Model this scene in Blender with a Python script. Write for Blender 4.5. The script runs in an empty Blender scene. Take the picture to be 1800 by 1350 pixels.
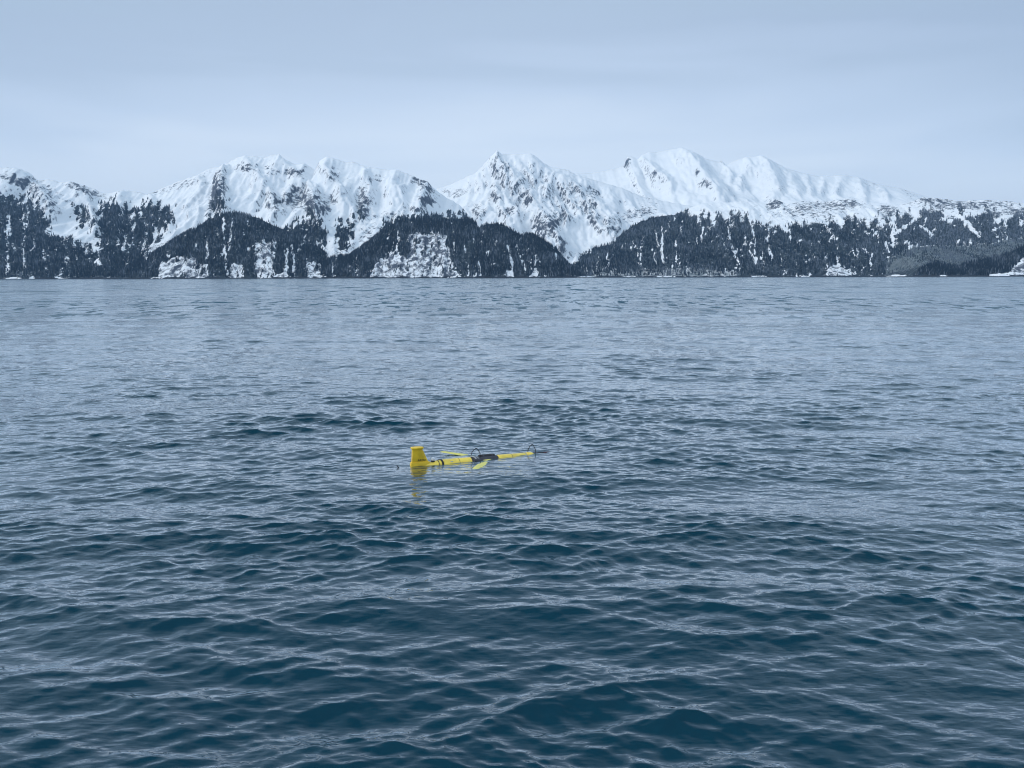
import bpy, math
import numpy as np
from mathutils import Matrix, Vector

scene = bpy.context.scene
COL = scene.collection
R = math.radians
rng = np.random.default_rng(11)

# ------------------------------------------------------------------ camera
CAM_H = 2.7
FPX = 1360.0                                   # focal length in photo pixels (1800 wide)
PITCH = math.atan((675 - 487.5) / FPX)
ROLL = R(0.16)
_r0 = np.array([1.0, 0, 0]); _u0 = np.array([0, math.sin(PITCH), math.cos(PITCH)])
FWD = np.array([0, math.cos(PITCH), -math.sin(PITCH)])
RIGHT = _r0 * math.cos(ROLL) - _u0 * math.sin(ROLL)
UP = _u0 * math.cos(ROLL) + _r0 * math.sin(ROLL)
cam = bpy.data.cameras.new('camera')
cam.sensor_width = 36.0
cam.lens = 36.0 * FPX / 1800.0
cam.clip_start = 0.1
cam.clip_end = 60000.0
cam_ob = bpy.data.objects.new('camera', cam)
COL.objects.link(cam_ob)
cam_ob.matrix_world = Matrix(((RIGHT[0], UP[0], -FWD[0], 0), (RIGHT[1], UP[1], -FWD[1], 0),
                              (RIGHT[2], UP[2], -FWD[2], CAM_H), (0, 0, 0, 1)))
scene.camera = cam_ob

# ------------------------------------------------------------------ sky, sun, exposure
SUN_EL, SUN_AZ = R(32), R(-112)                # azimuth measured from +Y towards +X
world = bpy.data.worlds.new('World'); scene.world = world; world.use_nodes = True
nt = world.node_tree; nt.nodes.clear()
def N(tree, typ, **kw):
    n = tree.nodes.new(typ)
    for k, v in kw.items(): setattr(n, k, v)
    return n
def ramp(tree, stops, interp='LINEAR'):
    n = N(tree, 'ShaderNodeValToRGB'); e = n.color_ramp.elements; n.color_ramp.interpolation = interp
    while len(e) > 1: e.remove(e[0])
    e[0].position = stops[0][0]; e[0].color = (*stops[0][1], 1)
    for p, c in stops[1:]:
        k = e.new(p); k.color = (*c, 1)
    return n
def mathn(tree, op, a=None, b=None, clamp=False):
    n = N(tree, 'ShaderNodeMath', operation=op, use_clamp=clamp)
    for i, v in enumerate((a, b)):
        if v is None: continue
        if isinstance(v, (int, float)): n.inputs[i].default_value = v
        else: tree.links.new(v, n.inputs[i])
    return n.outputs[0]
def mixc(tree, fac, a, b, blend='MIX'):
    n = N(tree, 'ShaderNodeMix', data_type='RGBA', blend_type=blend)
    for sock, v in ((n.inputs[0], fac), (n.inputs[6], a), (n.inputs[7], b)):
        if isinstance(v, (int, float)): sock.default_value = v
        elif isinstance(v, tuple): sock.default_value = (*v, 1)
        else: tree.links.new(v, sock)
    return n.outputs[2]
L = nt.links.new
out = N(nt, 'ShaderNodeOutputWorld'); bg = N(nt, 'ShaderNodeBackground'); bg.inputs[1].default_value = 1.0
sky = N(nt, 'ShaderNodeTexSky', sky_type='NISHITA'); sky.sun_disc = False
sky.sun_elevation = SUN_EL; sky.sun_rotation = SUN_AZ
sky_s = N(nt, 'ShaderNodeVectorMath', operation='SCALE'); sky_s.inputs['Scale'].default_value = 0.1
L(sky.outputs[0], sky_s.inputs[0])
tc = N(nt, 'ShaderNodeTexCoord'); sep = N(nt, 'ShaderNodeSeparateXYZ'); L(tc.outputs['Generated'], sep.inputs[0])
mp = N(nt, 'ShaderNodeMapping'); mp.inputs['Scale'].default_value = (1.6, 1.6, 11.0); mp.inputs['Rotation'].default_value = (0, R(3), 0)
L(tc.outputs['Generated'], mp.inputs[0])
cn = N(nt, 'ShaderNodeTexNoise'); cn.inputs['Scale'].default_value = 1.1; cn.inputs['Detail'].default_value = 4; cn.inputs['Roughness'].default_value = 0.45
cn.inputs['Distortion'].default_value = 0.6
L(mp.outputs[0], cn.inputs[0])
# overcast deck: brightness against elevation (sine), broken by soft stretched cloud banks
wob = mathn(nt, 'MULTIPLY', mathn(nt, 'SUBTRACT', cn.outputs[0], 0.5), 0.38)
az = mathn(nt, 'ARCTAN2', sep.outputs[0], sep.outputs[1])
az2 = mathn(nt, 'MULTIPLY', mathn(nt, 'ADD', az, 0.06), mathn(nt, 'ADD', az, 0.06))
thick = mathn(nt, 'ADD', 1.0, mathn(nt, 'MINIMUM', mathn(nt, 'MULTIPLY', az2, 1.1), 0.45))   # the deck thickens to either side
el = mathn(nt, 'ADD', mathn(nt, 'MULTIPLY', sep.outputs[2], thick), wob)
cr = ramp(nt, [(0.0, (0.800, 0.870, 0.985)), (0.07, (0.780, 0.860, 0.980)), (0.14, (0.665, 0.760, 0.900)), (0.22, (0.500, 0.600, 0.760)),
               (0.30, (0.385, 0.475, 0.620)), (0.44, (0.310, 0.400, 0.525)), (0.65, (0.39, 0.51, 0.66)), (1.0, (0.50, 0.63, 0.78))])
L(el, cr.inputs[0])
banks = ramp(nt, [(0.3, (0.85, 0.862, 0.882)), (0.7, (1.12, 1.105, 1.08))]); L(cn.outputs[0], banks.inputs[0])
deck = mixc(nt, 1.0, cr.outputs[0], banks.outputs[0], 'MULTIPLY')
L(mixc(nt, 1.0, mixc(nt, 0.9, sky_s.outputs[0], deck), (1.0, 1.0, 0.978), 'MULTIPLY'), bg.inputs[0]); L(bg.outputs[0], out.inputs[0])

sun = bpy.data.lights.new('sun', 'SUN'); sun.energy = 1.2; sun.angle = R(22); sun.color = (1.0, 0.97, 0.94)
sun_ob = bpy.data.objects.new('sun', sun); COL.objects.link(sun_ob)
sd = Vector((math.sin(SUN_AZ) * math.cos(SUN_EL), math.cos(SUN_AZ) * math.cos(SUN_EL), math.sin(SUN_EL)))
sun_ob.rotation_euler = sd.to_track_quat('Z', 'Y').to_euler()

scene.view_settings.view_transform = 'Standard'; scene.view_settings.look = 'None'
scene.view_settings.exposure = 0.48; scene.view_settings.gamma = 1.0; scene.view_settings.use_curve_mapping = False
scene.render.engine = 'CYCLES'
scene.cycles.max_bounces = 8; scene.cycles.transmission_bounces = 6; scene.cycles.volume_bounces = 0
scene.cycles.use_denoising = True
scene.cycles.filter_width = 1.05

# ------------------------------------------------------------------ helpers
def tag(o, label=None, cat=None, group=None, kind=None):
    if label: o['label'] = label
    if cat: o['category'] = cat
    if group: o['group'] = group
    if kind: o['kind'] = kind
    return o
def mesh_np(name, verts, faces, mats, parent=None, smooth=True, attrs=None):
    me = bpy.data.meshes.new(name)
    verts = np.asarray(verts, np.float32); faces = np.asarray(faces, np.int32)
    k = faces.shape[1]
    me.vertices.add(len(verts)); me.vertices.foreach_set('co', verts.ravel())
    me.loops.add(faces.size); me.loops.foreach_set('vertex_index', faces.ravel())
    me.polygons.add(len(faces)); me.polygons.foreach_set('loop_start', np.arange(0, faces.size, k, dtype=np.int32))
    me.polygons.foreach_set('use_smooth', np.full(len(faces), smooth))
    for an, av in (attrs or {}).items():
        a = me.attributes.new(an, 'FLOAT', 'POINT'); a.data.foreach_set('value', np.asarray(av, np.float32).ravel())
    me.update(calc_edges=True)
    for m in mats: me.materials.append(m)
    o = bpy.data.objects.new(name, me); COL.objects.link(o)
    if parent: o.parent = parent
    return o
def mesh_py(name, verts, faces, mat, parent=None, smooth=True):
    me = bpy.data.meshes.new(name); me.from_pydata([tuple(map(float, v)) for v in verts], [], faces)
    me.materials.append(mat); me.update()
    if smooth:
        me.polygons.foreach_set('use_smooth', [True] * len(me.polygons))
        me.set_sharp_from_angle(angle=R(38))
    o = bpy.data.objects.new(name, me); COL.objects.link(o)
    if parent: o.parent = parent
    return o
def grid_faces(nr, nc, wrap=False):
    i = np.arange(nr - 1)[:, None]; j = np.arange(nc if wrap else nc - 1)[None, :]
    j2 = (j + 1) % nc
    return np.stack([i * nc + j, i * nc + j2, (i + 1) * nc + j2, (i + 1) * nc + j], -1).reshape(-1, 4)
def ray(px, py):
    px = np.asarray(px, float); py = np.asarray(py, float)
    return FWD + RIGHT * ((px - 900) / FPX)[..., None] + UP * ((675 - py) / FPX)[..., None]
def at_z(px, py, z=0.0):
    d = ray(px, py); t = (z - CAM_H) / d[..., 2]
    return np.array([0, 0, CAM_H]) + d * t[..., None]
def at_y(px, py, Y):
    d = ray(px, py); t = Y / d[..., 1]
    return d[..., 0] * t, CAM_H + d[..., 2] * t
def project(x, y, z):
    z = z - CAM_H
    zc = x * FWD[0] + y * FWD[1] + z * FWD[2]
    return (900 + FPX * (x * RIGHT[0] + y * RIGHT[1] + z * RIGHT[2]) / zc,
            675 - FPX * (x * UP[0] + y * UP[1] + z * UP[2]) / zc)
def _hash(ix, iy, seed):
    h = (ix.astype(np.uint32) * np.uint32(374761393) + iy.astype(np.uint32) * np.uint32(668265263) + np.uint32(seed * 974711 & 0xffffffff))
    h = (h ^ (h >> np.uint32(13))) * np.uint32(1274126177)
    return h ^ (h >> np.uint32(16))
def gnoise(x, y, seed=0):
    x = np.asarray(x, float); y = np.asarray(y, float)
    fx = np.floor(x); fy = np.floor(y); ix = fx.astype(np.int64); iy = fy.astype(np.int64)
    dx = x - fx; dy = y - fy
    def g(ox, oy):
        a = _hash(ix + ox, iy + oy, seed).astype(float) * (2 * np.pi / 4294967296.0)
        return np.cos(a) * (dx - ox) + np.sin(a) * (dy - oy)
    u = dx ** 3 * (dx * (dx * 6 - 15) + 10); v = dy ** 3 * (dy * (dy * 6 - 15) + 10)
    a = g(0, 0); b = g(1, 0); c = g(0, 1); d = g(1, 1)
    return ((a + u * (b - a)) * (1 - v) + (c + u * (d - c)) * v) * 1.5
def fbm(x, y, seed=0, oct=5, gain=0.5):
    s = 0; a = 1.0; t = 0
    for k in range(oct):
        s = s + a * gnoise(x * 2 ** k + 17.3 * k, y * 2 ** k - 9.1 * k, seed + k); t += a; a *= gain
    return s / t
def ridged(x, y, seed=0, oct=4, gain=0.5):
    s = 0; a = 1.0; t = 0
    for k in range(oct):
        s = s + a * (1 - np.abs(gnoise(x * 2 ** k + 5.7 * k, y * 2 ** k + 3.3 * k, seed + k)) * 1.6).clip(0, 1); t += a; a *= gain
    return s / t
def sstep(a, b, x):
    t = ((x - a) / (b - a)).clip(0, 1); return t * t * (3 - 2 * t)

# ------------------------------------------------------------------ materials
def new_mat(name):
    m = bpy.data.materials.new(name); m.use_nodes = True; m.node_tree.nodes.clear()
    return m, m.node_tree
def principled(name, color, rough=0.5, spec=0.5, var=0.0, vscale=8.0, bump=0.0, bscale=40.0, metallic=0.0):
    m, t = new_mat(name)
    o = N(t, 'ShaderNodeOutputMaterial'); b = N(t, 'ShaderNodeBsdfPrincipled'); t.links.new(b.outputs[0], o.inputs[0])
    b.inputs['Base Color'].default_value = (*color, 1); b.inputs['Roughness'].default_value = rough
    b.inputs['Specular IOR Level'].default_value = spec; b.inputs['Metallic'].default_value = metallic
    c = N(t, 'ShaderNodeTexCoord')
    if var:
        n = N(t, 'ShaderNodeTexNoise'); n.inputs['Scale'].default_value = vscale; n.inputs['Detail'].default_value = 5
        t.links.new(c.outputs['Object'], n.inputs[0])
        lo = tuple(v * (1 - var) for v in color); hi = tuple(min(1, v * (1 + var)) for v in color)
        r = ramp(t, [(0.32, lo), (0.68, hi)]); t.links.new(n.outputs[0], r.inputs[0]); t.links.new(r.outputs[0], b.inputs['Base Color'])
    if bump:
        n2 = N(t, 'ShaderNodeTexNoise'); n2.inputs['Scale'].default_value = bscale; t.links.new(c.outputs['Object'], n2.inputs[0])
        bp = N(t, 'ShaderNodeBump'); bp.inputs['Strength'].default_value = bump; bp.inputs['Distance'].default_value = 0.004
        t.links.new(n2.outputs[0], bp.inputs['Height']); t.links.new(bp.outputs[0], b.inputs['Normal'])
    return m

def noise_tex(t, vec, scale, detail=4, rough=0.55, mapscale=None, rot=None, loc=None):
    if mapscale is not None:
        mpn = N(t, 'ShaderNodeMapping'); mpn.inputs['Scale'].default_value = mapscale
        if rot: mpn.inputs['Rotation'].default_value = rot
        if loc: mpn.inputs['Location'].default_value = loc
        t.links.new(vec, mpn.inputs[0]); vec = mpn.outputs[0]
    n = N(t, 'ShaderNodeTexNoise'); n.inputs['Scale'].default_value = scale; n.inputs['Detail'].default_value = detail; n.inputs['Roughness'].default_value = rough
    t.links.new(vec, n.inputs[0]); return n

# mountain: snow over rock, with brush-covered ground where trees grow
def mountain_material():
    m, t = new_mat('snow_and_rock')
    o = N(t, 'ShaderNodeOutputMaterial'); b = N(t, 'ShaderNodeBsdfPrincipled'); t.links.new(b.outputs[0], o.inputs[0])
    geo = N(t, 'ShaderNodeNewGeometry'); pos = geo.outputs['Position']
    def attr(n):
        a = N(t, 'ShaderNodeAttribute'); a.attribute_name = n; return a.outputs['Fac']
    rock, forest, shore, brush = attr('rock'), attr('forest'), attr('shore'), attr('brush')
    n1 = noise_tex(t, pos, 0.034, 6, 0.72, (1, 1, 0.6))
    n2 = noise_tex(t, pos, 0.05, 4, 0.6, (1.0, 1.0, 0.30))
    def mask(cov, noise, gain, width=0.10):
        s = mathn(t, 'ADD', cov, mathn(t, 'MULTIPLY', mathn(t, 'SUBTRACT', noise, 0.5), gain))
        mr = N(t, 'ShaderNodeMapRange', interpolation_type='SMOOTHSTEP'); mr.inputs[1].default_value = 0.5 - width; mr.inputs[2].default_value = 0.5 + width
        t.links.new(s, mr.inputs[0]); return mr.outputs[0]
    mrock = mask(rock, n1.outputs[0], 2.0, 0.16)
    mfor = mask(forest, n2.outputs[0], 1.1, 0.14)
    mbrush = mask(brush, n1.outputs[0], 0.9, 0.2)
    mshore = mask(shore, n1.outputs[0], 0.5)
    nc = noise_tex(t, pos, 0.06, 5, 0.7)
    rcol = ramp(t, [(0.3, (0.036, 0.043, 0.060)), (0.7, (0.12, 0.137, 0.17))]); t.links.new(nc.outputs[0], rcol.inputs[0])
    fcol = ramp(t, [(0.40, (0.010, 0.017, 0.020)), (0.55, (0.040, 0.050, 0.056)), (0.68, (0.26, 0.29, 0.33))]); t.links.new(nc.outputs[0], fcol.inputs[0])
    bcol = ramp(t, [(0.3, (0.06, 0.08, 0.085)), (0.7, (0.20, 0.225, 0.235))]); t.links.new(nc.outputs[0], bcol.inputs[0])
    ns = noise_tex(t, pos, 0.008, 5, 0.6)
    scol = ramp(t, [(0.3, (0.82, 0.85, 0.88)), (0.7, (0.89, 0.905, 0.92))]); t.links.new(ns.outputs[0], scol.inputs[0])
    c = mixc(t, mrock, scol.outputs[0], rcol.outputs[0])
    c = mixc(t, mfor, c, fcol.outputs[0])
    c = mixc(t, mbrush, c, bcol.outputs[0])
    c = mixc(t, mshore, c, (0.022, 0.024, 0.03))
    t.links.new(c, b.inputs['Base Color']); b.inputs['Roughness'].default_value = 0.85; b.inputs['Specular IOR Level'].default_value = 0.15
    nb = noise_tex(t, pos, 0.018, 7, 0.62, (1, 1, 0.6))
    bp = N(t, 'ShaderNodeBump'); bp.inputs['Strength'].default_value = 0.28; bp.inputs['Distance'].default_value = 16.0
    t.links.new(nb.outputs[0], bp.inputs['Height']); t.links.new(bp.outputs[0], b.inputs['Normal'])
    return m
M_MOUNT = mountain_material()

def tree_material():
    m, t = new_mat('conifer_needles')
    o = N(t, 'ShaderNodeOutputMaterial'); b = N(t, 'ShaderNodeBsdfPrincipled'); t.links.new(b.outputs[0], o.inputs[0])
    a = N(t, 'ShaderNodeAttribute'); a.attribute_name = 'tone'
    r = ramp(t, [(0.0, (0.004, 0.009, 0.016)), (0.55, (0.012, 0.021, 0.032)), (0.85, (0.044, 0.055, 0.068)), (1.0, (0.14, 0.165, 0.20))])
    t.links.new(a.outputs['Fac'], r.inputs[0]); t.links.new(r.outputs[0], b.inputs['Base Color'])
    b.inputs['Roughness'].default_value = 0.9; b.inputs['Specular IOR Level'].default_value = 0.1
    return m
M_TREE = tree_material()

def water_material():
    m, t = new_mat('sea_water')
    o = N(t, 'ShaderNodeOutputMaterial')
    geo = N(t, 'ShaderNodeNewGeometry'); pos = geo.outputs['Position']
    fa = N(t, 'ShaderNodeAttribute'); fa.attribute_name = 'far'; far = fa.outputs['Fac']
    patch = noise_tex(t, pos, 0.16, 3, 0.6, (0.5, 1.0, 0.0), (0, 0, R(12)))
    pmod = N(t, 'ShaderNodeMapRange'); pmod.inputs[1].default_value = 0.3; pmod.inputs[2].default_value = 0.7; pmod.inputs[3].default_value = 0.35; pmod.inputs[4].default_value = 1.45
    t.links.new(patch.outputs[0], pmod.inputs[0])
    w1 = noise_tex(t, pos, 5.0, 3, 0.55, (0.40, 1.0, 0.0), (0, 0, R(-14)))
    w2 = noise_tex(t, pos, 3.4, 3, 0.55, (0.45, 1.0, 0.0), (0, 0, R(24)), (3, 7, 0))
    w3 = noise_tex(t, pos, 17.0, 2, 0.5, (0.5, 1.0, 0.0), (0, 0, R(6)))
    def sharp(n):                                   # peaked crests: 1-|2n-1|
        return mathn(t, 'SUBTRACT', 1.0, mathn(t, 'ABSOLUTE', mathn(t, 'SUBTRACT', mathn(t, 'MULTIPLY', n, 2.0), 1.0)))
    h = mathn(t, 'ADD', mathn(t, 'MULTIPLY', w1.outputs[0], 0.034), mathn(t, 'MULTIPLY', w2.outputs[0], 0.046))
    h = mathn(t, 'ADD', h, mathn(t, 'MULTIPLY', w3.outputs[0], 0.008))
    ma = N(t, 'ShaderNodeAttribute'); ma.attribute_name = 'ripple'
    h = mathn(t, 'MULTIPLY', mathn(t, 'MULTIPLY', h, pmod.outputs[0]), ma.outputs['Fac'])
    bp = N(t, 'ShaderNodeBump'); bp.inputs['Strength'].default_value = 1.0; bp.inputs['Distance'].default_value = 1.0
    t.links.new(h, bp.inputs['Height'])
    # far out the mesh is too coarse for the chop: steep little fronts turn the normal, the finest roughen
    f1 = noise_tex(t, pos, 1.0, 3, 0.66, (0.62, 0.20, 0.0))
    f2 = noise_tex(t, pos, 1.0, 3, 0.66, (0.24, 0.034, 0.0), None, (31, 7, 0))
    f3 = noise_tex(t, pos, 1.0, 2, 0.5, (0.050, 0.020, 0.0), None, (5, 3, 0))
    def fleck(n, lo, hi, k):
        mr = N(t, 'ShaderNodeMapRange', interpolation_type='SMOOTHSTEP'); mr.inputs[1].default_value = lo; mr.inputs[2].default_value = hi; mr.inputs[4].default_value = k
        t.links.new(n, mr.inputs[0]); return mr.outputs[0]
    fa2 = N(t, 'ShaderNodeAttribute'); fa2.attribute_name = 'far_off'; far2 = fa2.outputs['Fac']
    fl = mathn(t, 'ADD', mathn(t, 'MULTIPLY', fleck(f1.outputs[0], 0.52, 0.60, 0.50), mathn(t, 'SUBTRACT', 1.0, far2)), mathn(t, 'MULTIPLY', fleck(f2.outputs[0], 0.51, 0.60, 0.42), far2))
    gsl = N(t, 'ShaderNodeMapRange'); gsl.inputs[1].default_value = 0.35; gsl.inputs[2].default_value = 0.65; gsl.inputs[3].default_value = 0.7; gsl.inputs[4].default_value = 1.25
    t.links.new(f3.outputs[0], gsl.inputs[0])
    fl = mathn(t, 'ADD', mathn(t, 'MULTIPLY', fl, gsl.outputs[0]), 0.03)
    cb = N(t, 'ShaderNodeCombineXYZ'); t.links.new(mathn(t, 'MULTIPLY', mathn(t, 'MULTIPLY', fl, far), -1.0), cb.inputs[1])
    ad = N(t, 'ShaderNodeVectorMath', operation='ADD'); t.links.new(bp.outputs[0], ad.inputs[0]); t.links.new(cb.outputs[0], ad.inputs[1])
    nm = N(t, 'ShaderNodeVectorMath', operation='NORMALIZE'); t.links.new(ad.outputs[0], nm.inputs[0]); nrm = nm.outputs[0]
    # mirror of the sky over a dark green-blue body
    fr = N(t, 'ShaderNodeFresnel'); fr.inputs['IOR'].default_value = 1.34; t.links.new(nrm, fr.inputs['Normal'])
    refl = mathn(t, 'MINIMUM', mathn(t, 'MAXIMUM', mathn(t, 'MULTIPLY', mathn(t, 'SUBTRACT', fr.outputs[0], 0.025), 2.45), 0.010), 0.82)
    gl = N(t, 'ShaderNodeBsdfGlossy'); gl.inputs['Color'].default_value = (0.965, 0.985, 1, 1); t.links.new(nrm, gl.inputs['Normal'])
    rg = N(t, 'ShaderNodeMapRange'); rg.inputs[3].default_value = 0.03; rg.inputs[4].default_value = 0.13
    t.links.new(far, rg.inputs[0]); t.links.new(rg.outputs[0], gl.inputs['Roughness'])
    df = N(t, 'ShaderNodeBsdfDiffuse'); df.inputs['Color'].default_value = (0.0005, 0.060, 0.100, 1)
    # one sees a little way down into the water
    rf = N(t, 'ShaderNodeBsdfRefraction'); rf.inputs['IOR'].default_value = 1.34; rf.inputs['Roughness'].default_value = 0.0; rf.inputs['Color'].default_value = (0.62, 0.88, 0.84, 1)
    t.links.new(nrm, rf.inputs['Normal'])
    fi = mathn(t, 'MULTIPLY', mathn(t, 'SUBTRACT', 1.0, far), 0.45)
    mb = N(t, 'ShaderNodeMixShader'); t.links.new(fi, mb.inputs[0]); t.links.new(df.outputs[0], mb.inputs[1]); t.links.new(rf.outputs[0], mb.inputs[2])
    ms = N(t, 'ShaderNodeMixShader'); t.links.new(refl, ms.inputs[0]); t.links.new(mb.outputs[0], ms.inputs[1]); t.links.new(gl.outputs[0], ms.inputs[2])
    t.links.new(ms.outputs[0], o.inputs[0])
    return m
M_WATER = water_material()
M_DEEP = principled('deep_water', (0.002, 0.012, 0.022), 1.0, 0.0)

# ------------------------------------------------------------------ sea: wind waves summed over a fan of rings
g_ = 9.81
NW = 300
lam = np.exp(np.linspace(np.log(0.06), np.log(7.5), NW)) * np.exp(rng.normal(0, 0.02, NW))
kk = 2 * np.pi / lam
main = R(-96)                                        # waves run towards the boat, a little aslant
spread = np.interp(np.log(lam), np.log([0.06, 0.4, 1.0, 7.5]), [0.50, 0.36, 0.30, 0.28])
th = main + rng.normal(0, 1, NW) * spread + np.where(rng.random(NW) < 0.4, R(22), R(-11))
slope = np.interp(np.log(lam), np.log([0.06, 0.12, 0.25, 0.5, 1.2, 3.0, 7.5]), [0.011, 0.0195, 0.0245, 0.0195, 0.0110, 0.0060, 0.003])
amp = slope / kk * rng.uniform(0.5, 1.4, NW)
ph = rng.uniform(0, 2 * np.pi, NW)
KX, KY = kk * np.cos(th), kk * np.sin(th)
GT, GN = at_z(726.0, 819.0)[:2], at_z(942.0, 796.0)[:2]
def waves(x, y, minlam=None):
    """Gerstner sum; minlam (per row) fades components the spacing cannot carry."""
    x = x.astype(np.float32); y = y.astype(np.float32)
    dx = np.zeros_like(x); dy = np.zeros_like(x); z = np.zeros_like(x)
    gv = GN - GT; gt = (((x - GT[0]) * gv[0] + (y - GT[1]) * gv[1]) / (gv @ gv)).clip(0, 1)
    calm = (1 - 0.80 * np.exp(-(((x - GT[0] - gt * gv[0]) ** 2 + (y - GT[1] - gt * gv[1]) ** 2) / 1.35 ** 2))).astype(np.float32)   # the hull stills the chop beside it
    gust = (1.08 + 0.55 * gnoise(x / 9.0, y / 6.0, 77) + 0.70 * gnoise(x / 2.6, y / 1.7, 78)).clip(0.40, 2.0).astype(np.float32)
    for i in range(NW):
        if minlam is None: n = len(x); w = 1.0
        else:
            wr = sstep(1.9, 3.9, lam[i] / minlam); n = int(np.max(np.nonzero(wr > 0)[0], initial=-1)) + 1
            if n == 0: continue
            w = wr[:n, None].astype(np.float32)
        a = np.float32(amp[i]) * w
        if lam[i] > 0.35: a = a * calm[:n]
        elif lam[i] > 0.15: a = a * (0.45 + 0.55 * calm[:n])
        if lam[i] < 1.2: a = a * gust[:n]
        q = np.float32(KX[i]) * x[:n] + np.float32(KY[i]) * y[:n] + np.float32(ph[i])
        c = np.cos(q); s = np.sin(q)
        z[:n] += a * c
        a2 = a * np.float32(1.15 if lam[i] > 0.3 else 0.7)
        dx[:n] -= a2 * np.float32(math.cos(th[i])) * s; dy[:n] -= a2 * np.float32(math.sin(th[i])) * s
    return dx, dy, z
yy = np.concatenate([np.linspace(3400, 1500, 10), np.linspace(1460, 1000, 290)[:-1], np.linspace(1000, 600, 670)[:-1], np.linspace(600, 520, 200)[:-1], np.linspace(520, 491, 58), 487.5 + np.exp(np.linspace(np.log(3.2), np.log(0.19), 16))])
dep = PITCH + np.arctan((yy - 675) / FPX); dep = np.maximum(dep, 1e-6)
rr = CAM_H / np.tan(dep)
rr = np.concatenate([[0.05], rr[rr < 30000], [30000]])
rr = np.unique(rr)
th_d = np.linspace(R(-41), R(41), 780)
th_c = np.linspace(R(41), R(319), 50)[1:-1]
tha = np.concatenate([th_d, th_c])
RR, TT = np.meshgrid(rr, tha, indexing='ij')
X0 = RR * np.sin(TT); Y0 = RR * np.cos(TT)
dr = np.gradient(rr)
dx, dy, dz = waves(X0, Y0, np.maximum(dr, rr * R(0.06)))
VX = X0 + dx; VY = Y0 + dy; VZ = dz
far_w = (sstep(24, 100, rr) ** 0.9)[:, None] * np.ones_like(RR)
wf = grid_faces(len(rr), len(tha), wrap=True)
ring0 = np.arange(len(tha))
sea = mesh_np('sea', np.stack([VX, VY, VZ], -1).reshape(-1, 3), wf, [M_WATER], attrs={'far': far_w, 'far_off': sstep(95, 190, rr)[:, None] * np.ones_like(RR), 'ripple': (0.60 + 0.40 * sstep(5, 22, rr))[:, None] * np.ones_like(RR)})
tag(sea, 'dark blue choppy sea water filling the foreground up to the far shore', kind='structure')
deep = mesh_np('sea_bed', [(-30000, -30000, -6), (30000, -30000, -6), (30000, 30000, -6), (-30000, 30000, -6)], [(0, 1, 2, 3)], [M_DEEP])
tag(deep, 'dark depth far under the water surface', kind='structure')

# ------------------------------------------------------------------ masks for what grows where (photo-pixel outlines carried on to the terrain)
PX0, PX1, PY0, PY1 = -160, 1960, 240, 500
gy, gx = np.mgrid[PY0:PY1, PX0:PX1].astype(np.float32)
wx = 6 * fbm(gx / 26, gy / 30, 301, 3) + 7 * fbm(gx / 7, gy / 10, 311, 3); wy = 6 * fbm(gx / 26, gy / 22, 331, 3) + 7 * fbm(gx / 7, gy / 8, 341, 3)
def poly(pts, warp=1.0):
    px = gx + wx * warp; py = gy + wy * warp; ins = np.zeros(gx.shape, bool)
    n = len(pts)
    for i in range(n):
        x1, y1 = pts[i]; x2, y2 = pts[(i + 1) % n]
        if y1 == y2: continue
        c = ((y1 > py) != (y2 > py)) & (px < (x2 - x1) * (py - y1) / (y2 - y1) + x1)
        ins ^= c
    return ins
def blur(a, r):
    a = a.astype(np.float32)
    for ax in (0, 1):
        for _ in range(2):
            p = np.pad(a, [(r + 1, r) if k == ax else (0, 0) for k in (0, 1)], mode='edge'); c = np.cumsum(p, axis=ax)
            n = a.shape[ax]
            a = (np.take(c, np.arange(2 * r + 1, n + 2 * r + 1), ax) - np.take(c, np.arange(0, n), ax)) / (2 * r + 1)
    return a
SN1, SN2 = fbm(gx / 6, gy / 9, 901, 2), fbm(gx / 5, gy / 12, 902, 3)
RG = [fbm(gx / 7, gy / 13, 911, 4), fbm(gx / 9, gy / 9, 921, 4)]
def ragged(mask, r=4, amp=1.0, k=0):
    b = blur(mask, r)
    return sstep(0.36, 0.64, b + amp * RG[k] * (4 * b * (1 - b)).clip(0, 1) ** 0.5)
def streak(pts, w):
    """snow gully: (x, y) polyline with width in pixels"""
    d = np.full(gx.shape, 99.0, np.float32)
    px = gx + wx * 0.35; py = gy
    for (x1, y1), (x2, y2) in zip(pts[:-1], pts[1:]):
        vx, vy = x2 - x1, y2 - y1
        t = (((px - x1) * vx + (py - y1) * vy) / (vx * vx + vy * vy)).clip(0, 1)
        d = np.minimum(d, np.hypot(px - x1 - t * vx, py - y1 - t * vy))
    w = w * (0.75 + 1.3 * np.roll(SN1, int(pts[0][0] * 7), 1)).clip(0.15, 1.6)
    return np.clip(1.35 - d / (1.12 * w), 0, 1) * sstep(-0.60, -0.25, np.roll(SN2, int(pts[0][0] * 13 + pts[0][1]), 1))
def sample(field, px, py):
    return field[(py - PY0).round().astype(int).clip(0, field.shape[0] - 1), (px - PX0).round().astype(int).clip(0, field.shape[1] - 1)]
def blob(cx, cy, rx, ry, s=1.0, tilt=0.0):
    c, sn = math.cos(R(tilt)), math.sin(R(tilt))
    ux = (gx + wx - cx) * c + (gy + wy - cy) * sn; uy = -(gx + wx - cx) * sn + (gy + wy - cy) * c
    return s * np.clip(1.5 - np.hypot(ux / rx, uy / ry) * 1.0, 0, 1)

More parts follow.
